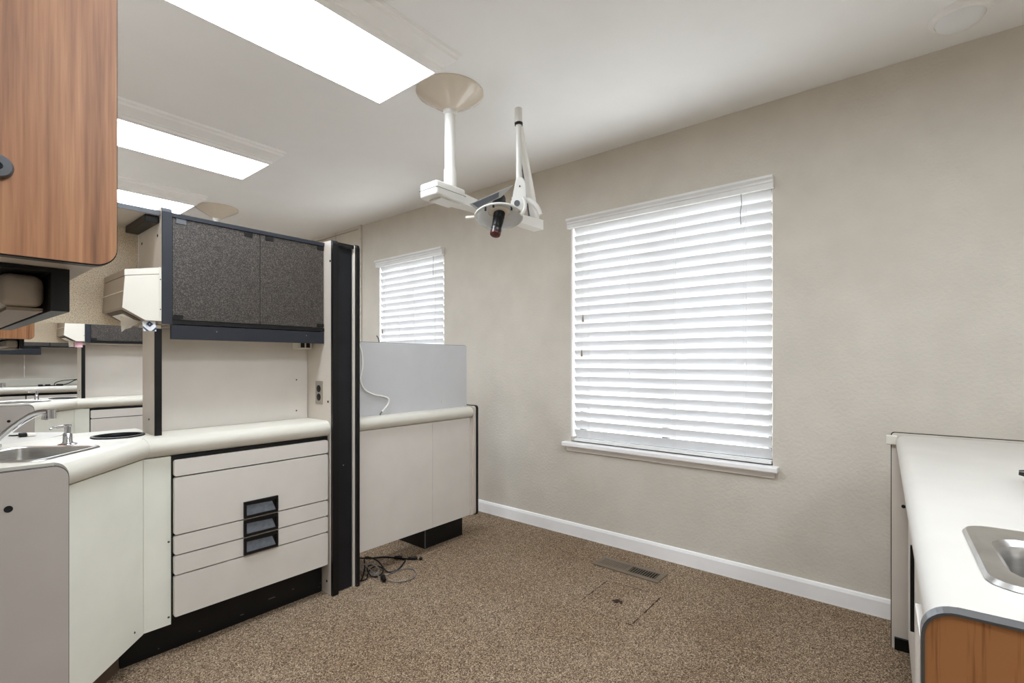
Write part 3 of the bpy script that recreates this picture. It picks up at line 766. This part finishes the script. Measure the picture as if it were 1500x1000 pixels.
# ------------------------------------------------------------------ cables on the carpet
def cable(pts, rad, mat, label, plugs, n=8):
    r = thing('cable', (pts[0][0], pts[0][1], 0), label, 'cable', 'loose cables beside the column')
    m_ = MB(); m_.tube(spline(pts, n), rad, 8); m_.build('wire', mat, r, 60)
    for (a, b_, w) in plugs:
        m_ = MB(); a = Vector(a); b_ = Vector(b_); m_.tube([a, a.lerp(b_, .12), a.lerp(b_, .8), b_], [w*.7, w, w, w*.6], 10); m_.build('plug', 'black', r, 40)
    return r
cable([(1.48, 2.27, .012), (1.52, 2.33, .05), (1.58, 2.42, .03), (1.65, 2.42, .007), (1.72, 2.37, .006), (1.76, 2.30, .006), (1.79, 2.235, .008), (1.812, 2.205, .008)], .0042, 'black',
      'black cable looping farthest onto the carpet with two plugs at its tip', [((1.79, 2.235, .012), (1.825, 2.195, .012), .009), ((1.745, 2.305, .012), (1.775, 2.27, .012), .010), ((1.83, 2.185, .011), (1.84, 2.172, .011), .009)])
cable([(1.46, 2.2, .008), (1.52, 2.26, .035), (1.55, 2.30, .075), (1.60, 2.26, .05), (1.61, 2.19, .008), (1.65, 2.165, .006), (1.70, 2.185, .007), (1.735, 2.21, .006), (1.77, 2.24, .006), (1.765, 2.28, .012)], .004, 'black',
      'black cable arching off the carpet beside the column foot', [((1.765, 2.275, .012), (1.775, 2.30, .014), .008)])
cable([(1.46, 2.28, .006), (1.50, 2.32, .06), (1.515, 2.30, .07), (1.525, 2.24, .045), (1.535, 2.17, .018), (1.545, 2.11, .01), (1.565, 2.055, .006), (1.62, 2.02, .005), (1.685, 2.04, .005), (1.72, 2.10, .005), (1.70, 2.145, .006), (1.63, 2.16, .006), (1.57, 2.14, .012)], .0024, 'cord_grey',
      'thin grey cable in a wide loop nearest the viewer on the carpet', [((1.528, 2.10, .014), (1.552, 2.15, .016), .013)])
cable([(1.45, 2.21, .006), (1.49, 2.2, .006), (1.53, 2.24, .02), (1.58, 2.25, .03), (1.60, 2.21, .02), (1.56, 2.18, .008), (1.52, 2.2, .01), (1.54, 2.27, .03), (1.60, 2.3, .02)], .0035, 'black',
      'short black cable bunched against the column foot', [])
cable([(1.45, 2.34, .006), (1.5, 2.3, .03), (1.55, 2.26, .05), (1.575, 2.22, .03), (1.55, 2.2, .012), (1.51, 2.25, .02), (1.53, 2.33, .02)], .0032, 'cord_grey',
      'short grey cable coiled in the bunch at the column foot', [])

# ------------------------------------------------------------------ floor register and carpet hatch
r = thing('floor_vent', (2.477, 1.2, 0), 'beige metal floor register set in the carpet below the large window', 'vent')
ya, yb, xa, xb = 1.015, 1.395, 2.408, 2.545
mb = MB(); z1 = .006
for bx in ((xa, xa+.032, ya, yb), (xb-.032, xb, ya, yb), (xa+.032, xb-.032, ya, ya+.03), (xa+.032, xb-.032, yb-.03, yb), (xa+.032, xb-.032, 1.196, 1.21)):
    mb.box(*bx, 0, z1, .0015)
mb.build('frame', 'vent_metal', r)
mb = MB(); mb.box(xa+.032, xb-.032, ya+.03, yb-.03, .0004, .001); mb.build('duct_opening', 'black_void', r)
mb = MB()
for k in range(11):
    y = ya+.03+(1.196-ya-.03)*(k+.5)/11; mb.box(xa+.032, xb-.032, y-.0016, y+.0016, .002, .0055)
mb.build('open_louvres', 'vent_metal', r)
mb = MB()
for k in range(12):
    y = 1.21+(yb-.03-1.21)*(k+.5)/12; mb.box(xa+.032, xb-.032, y-.0052, y+.0052, .002, .0052)
mb.build('closed_louvres', 'vent_metal', r)

r = thing('floor_hatch', (2.12, 1.085, 0), 'square carpeted floor hatch with dark cut lines in front of the floor register', 'hatch')
q = [Vector((2.277, 1.228, 0)), Vector((2.294, .944, 0)), Vector((1.957, .943, 0)), Vector((1.95, 1.221, 0))]
mb = MB(); mb.rings([[p+Vector((0, 0, z)) for p in q] for z in (.0003, .0022)]); mb.build('carpet_piece', 'carpet', r)
mb = MB(); random.seed(11)
def seam(a, b_, f0, f1, w):
    n = 14
    for k in range(n):
        f = f0+(f1-f0)*k/n; g_ = f0+(f1-f0)*(k+.85)/n
        A = a.lerp(b_, f); B = a.lerp(b_, g_); d = (B-A).normalized(); nn = Vector((-d.y, d.x, 0)); ww = w*random.uniform(.35, 1.25); j = nn*random.uniform(-.0015, .0015)
        mb.rings([[A+j-nn*ww+Vector((0, 0, z)), A+j+nn*ww+Vector((0, 0, z)), B+j+nn*ww+Vector((0, 0, z)), B+j-nn*ww+Vector((0, 0, z))] for z in (.0004, .0029)])
seam(q[0], q[3], .02, .86, .0026); seam(q[0], q[1], .15, .78, .0018); seam(q[1], q[2], .05, .62, .0026); seam(q[1], q[2], .8, .95, .0018); seam(q[2], q[3], 0, .1, .0016)
mb.build('cut_line', 'stain', r)
mb = MB()
for k in range(9):
    p = Vector((2.107+random.uniform(-.014, .014), 1.082+random.uniform(-.022, .022), 0)); ra = random.uniform(.005, .011)
    mb.lathe([(ra, .0024), (ra*.8, .0036)], Matrix.Translation(p), 9)
mb.build('burn_mark', 'stain', r)

# ------------------------------------------------------------------ right counter (slightly turned)
def rc(name, loc, label, cat, group=None):
    o = thing(name, loc, label, cat, group); o.rotation_euler = (0, 0, math.radians(2.3)); return o
PV = Vector((2.452, .058, 0))
c_, s_ = math.cos(math.radians(2.3)), math.sin(math.radians(2.3))
def wp(x, y, z=0): return (PV.x+x*c_-y*s_, PV.y+x*s_+y*c_, z)
def local(o): OFF[o] = Vector((0, 0, 0)); return o
# local frame: x from -1.70 (wood end) to 0 (far end); y 0 is the front edge, negative goes back
def shift(mb, x=0, y=0, z=0):
    for v_ in mb.bm.verts: v_.co -= Vector((x, y, z))
    return mb
r = local(rc('countertop', wp(0, 0), 'off-white countertop on the right with inset steel basin and dark back edge', 'countertop'))
holeR = [(a, b_) for a, b_ in rrect(-1.573, -1.302, -.437, -.079, .04)]
mb = counter_edge([(-1.676, 0), (-.006, 0)], Z, .785, [(-.006, -.56), (-1.676, -.56)], [holeR])
mb.build('worktop', 'counter_right', r, 35)
mb = MB(); mb.tube([(-.001, .012, .842), (-.001, .012, .842)], .001, 4)
mb = MB(); mb.box(-.006, .012, -.005, .03, .806, .842, .003); mb.build('corner_clip', 'cream_plastic', r)
r = local(rc('base_cabinet', wp(0, 0), 'base cabinet under the right countertop with walnut end panel and metal edging', 'cabinet'))
mb = MB(); mb.prism(corner_poly(-.56, .004, .0, .8445, .03, ('tr',), 8), 'x', -1.70, -1.682); pn = mb.build('end_panel', 'walnut_warm', r)
mb = MB()
pl = corner_poly(-.56, .0045, 0, .8475, .032, ('tr',), 8); ins = corner_poly(-.56, .0012, 0, .8442, .0295, ('tr',), 8)
mb.rings([[(-1.7015, *p) for p in pl], [(-1.6815, *p) for p in pl]], False, False)
mb.rings([[(-1.7015, *p) for p in ins], [(-1.7015, *p) for p in pl]], False, False)
mb.build('metal_edging', 'edge_metal', pn)
mb = MB(); mb.box(-1.678, -.03, -.54, -.052, .07, .67); mb.build('carcass', 'laminate', r)
mb = MB(); mb.box(-1.672, -.035, -.5, -.06, 0, .0695); mb.build('toe_kick', 'black', r)
mb = MB(); mb.prism(corner_poly(-.56, .013, .0, .852, .012, ('tr',), 4), 'x', .0135, .03); fe = mb.build('far_panel', 'laminate_side', r)
mb = MB(); mb.prism(corner_poly(-.562, .0155, .0, .8545, .012, ('tr',), 4), 'x', .016, .0275); mb.build('edge_band', 'black', fe)
mb = MB(); mb.box(.0, .013, -.3, .004, 0, .046); mb.build('panel_foot', 'black', r)
mb = MB(); mb.box(-1.681, -1.53, -.0515, .003, .0, .784); mb.build('front_stile', 'laminate', r)
for k, (xa, xb) in enumerate(((-.56, -.036), (-1.13, -.566), (-1.525, -1.136))):
    mb = MB(); mb.box(xa, xb, -.0515, -.037, .075, .78, .002); d = mb.build('door', 'laminate', r)
    if k == 0:
        mb = MB(); mb.box(-.5, -.485, -.0368, -.027, .3, .565, .002); mb.build('handle', 'black', d)
mb = MB(); mb.tube([(.0115, -.024, .565), (.0142, -.024, .565)], .007, 10); mb.build('bolt_hole', 'black_void', r)
r = local(rc('sink', wp(0, 0), 'stainless steel basin set in the right countertop above the walnut end panel', 'sink'))
def sl(d, z, rr): return [Vector((a, b_, z)) for a, b_ in rrect(-1.585+d, -1.29-d, -.449+d, -.067-d, rr)]
def sl2(d, z, rr): return [Vector((a, b_, z)) for a, b_ in rrect(-1.55+d, -1.352-d, -.425+d, -.098-d, rr)]
mb = MB(); mb.rings([sl(0, Z+.001, .035), sl(.004, Z+.007, .035), sl(.012, Z+.008, .036), sl2(-.004, Z+.006, .05), sl2(.003, Z-.002, .048), sl2(.006, Z-.02, .046), sl2(.014, Z-.14, .045), sl2(.035, Z-.165, .04), sl2(.08, Z-.17, .012)], False, True); mb.build('bowl', 'steel', r, 35)
mb = MB(); mb.lathe([(.03, Z-.169), (.028, Z-.164), (.01, Z-.166)], Matrix.Translation((-1.437, -.26, 0)), 20); mb.build('drain', 'chrome', r, 40)
r = local(rc('faucet', wp(0, 0), 'dark metal faucet handle poking in at the right edge above the basin', 'faucet'))
mb = MB(); mb.lathe([(.024, Z+.0005), (.024, Z+.008), (.016, Z+.014), (.014, Z+.05)], Matrix.Translation((-.80, -.32, 0)), 18); mb.build('base', 'dark_metal', r, 40)
mb = MB(); mb.tube([(-.80, -.315, Z+.02), (-.795, -.26, Z+.022), (-.79, -.218, Z+.024)], [.013, .014, .006], 10); mb.build('lever', 'dark_metal', r, 40)
mb = MB(); mb.tube(spline([(-.8, -.315, Z+.05), (-.85, -.33, Z+.15), (-1.0, -.34, Z+.19), (-1.15, -.345, Z+.16), (-1.2, -.345, Z+.12)]), .011, 12); mb.build('spout', 'dark_metal', r, 50)

# ------------------------------------------------------------------ repeat of the unit in the bay beyond
kids_static = {}
for o in list(OFF): kids_static.setdefault(o, [])
for o in list(OFF):
    if o.parent is not None and o.parent in kids_static: kids_static[o.parent].append(o)
for src, label in unit:
    c = copy_tree(src); c.location = src.location+Vector((.236, 2.74, 0)); c['label'] = label
    if src.name.startswith('faucet'): c.location += Vector((-.11, .13, 0))
mb = MB(); mb.box(-.04, -.005, 3.46, 5.36, 0, 2.2); struct(mb.build('wall_partition', 'laminate'))
mb_o = cloth('tissue', 'pink_paper', [(.785, 5.02, 1.29), (.83, 5.0, 1.289)], [(.785, 5.0, 1.243), (.83, 4.985, 1.243)], 'pink paper hanging from the small dispenser in the bay beyond', 'tissue', wave=.002, seed=5)
cloth('tissue', 'paper', [(.755, 5.04, 1.30), (.785, 5.03, 1.29)], [(.755, 5.02, 1.245), (.782, 5.015, 1.245)], 'white paper strip beside the pink paper in the bay beyond', 'tissue', wave=.002, seed=6)

# farthest counter of the third bay
r = thing('far_counter', (.8, 7.9, 0), 'farthest cream counter with drawers, seen small through the gap at left', 'counter')
prof = []
for k in range(11):
    t = math.radians(90+18*k); prof.append((7.738+.038*math.cos(t), .808+.038*math.sin(t)))
prof += [(8.12, .77), (8.12, .846)]
mb = MB(); mb.prism(prof, 'x', -.6, 2.2); mb.build('worktop', 'counter', r, 40)
mb = MB(); mb.box(-.6, 2.2, 7.745, 8.12, .08, .755); mb.build('carcass', 'black', r)
for xa, xb in ((-.6, .165), (.175, .795), (.805, 1.5), (1.51, 2.2)):
    for za, zb in ((.69, .745), (.4, .684), (.1, .394)):
        mb = MB(); mb.box(xa, xb, 7.728, 7.7445, za, zb, .003); mb.build('drawer', 'laminate', r)
mb = MB(); mb.box(-.6, 2.2, 7.8, 8.1, 0, .079); mb.build('toe_kick', 'black', r)
r = thing('far_back_panel', (.8, 8.1, .85), 'beige back panel above the farthest counter under the dark overhead units', 'panel')
mb = MB(); mb.box(-.6, 2.2, 8.095, 8.118, .8465, 1.3); mb.build('board', 'laminate_side', r)
mb = MB(); mb.box(-.6, 2.2, 8.07, 8.0945, .8465, .93, .004); mb.build('upstand', 'counter', r)
r = thing('far_overhead_cabinet', (.8, 7.9, 1.3), 'dark overhead cabinet with blue-black light bar above the farthest counter', 'cabinet')
mb = MB(); mb.box(-.6, 2.2, 7.8, 8.09, 1.301, 1.72); mb.build('carcass', 'black_panel', r)
for xa, xb in ((-.6, .2), (.21, 1.0), (1.01, 1.8)):
    mb = MB(); mb.box(xa, xb, 7.785, 7.7995, 1.31, 1.71, .002); mb.build('door', 'acrylic_dark', r)
mb = MB(); mb.box(-.5, .93, 7.77, 7.80, 1.21, 1.275, .002); mb.build('valance', 'blue_black', r)
mb = MB(); mb.box(-.5, .93, 7.8005, 8.09, 1.27, 1.3005); mb.build('light_shelf', 'black', r)
mb = MB(); mb.tube([(.80, 7.86, 1.271), (.80, 7.86, .95)], .0022, 6); mb.tube([(.80, 7.86, 1.08), (.80, 7.86, 1.05)], .005, 6); mb.tube([(.80, 7.86, 1.2), (.80, 7.86, 1.17)], .005, 6)
tag(mb.build('pull_cord', 'cord_white', None, 50), 'thin white pull cord hanging below the farthest light bar', 'cord')
r = thing('cable', (1.1, 7.85, .85), 'black cable with connectors lying on the farthest counter', 'cable')
mb = MB(); mb.tube(spline([(.93, 7.79, .852), (1.0, 7.79, .852), (1.1, 7.79, .855), (1.17, 7.8, .875), (1.25, 7.82, .915), (1.4, 7.84, .93)]), .0055, 8)
mb.tube(spline([(1.04, 7.79, .852), (1.06, 7.82, .885), (1.12, 7.83, .905), (1.22, 7.84, .915), (1.35, 7.85, .925)]), .0045, 8); mb.build('wire', 'black', r, 60)
for xa, xb in ((.905, .945), (.965, 1.01), (1.06, 1.12)):
    mb = MB(); mb.box(xa, xb, 7.775, 7.81, .847, .868, .005); mb.build('plug', 'black', r)

# ------------------------------------------------------------------ daylight, camera, render look
w = bpy.data.worlds.new('World'); bpy.context.scene.world = w; w.use_nodes = True
bg = w.node_tree.nodes['Background']; bg.inputs['Color'].default_value = (.92, .96, 1.0, 1); bg.inputs['Strength'].default_value = 1.75

cam = bpy.data.cameras.new('Camera'); co = bpy.data.objects.new('Camera', cam); C.objects.link(co)
cam.sensor_width = 36; cam.lens = 719/1500*36; cam.shift_y = 29/1500; cam.clip_start = .05
co.location = (0, 0, 1.135)
yaw = math.atan2(.6344, .7730)
co.rotation_euler = (PI/2, 0, yaw-PI/2)
sc = bpy.context.scene; sc.camera = co
vs = sc.view_settings; vs.view_transform = 'Standard'; vs.look = 'None'; vs.gamma = 1; vs.exposure = 1.84
vs.use_curve_mapping = False
sc.cycles.max_bounces = 10; sc.cycles.diffuse_bounces = 6; sc.cycles.transparent_max_bounces = 12
sc.cycles.sample_clamp_indirect = 6
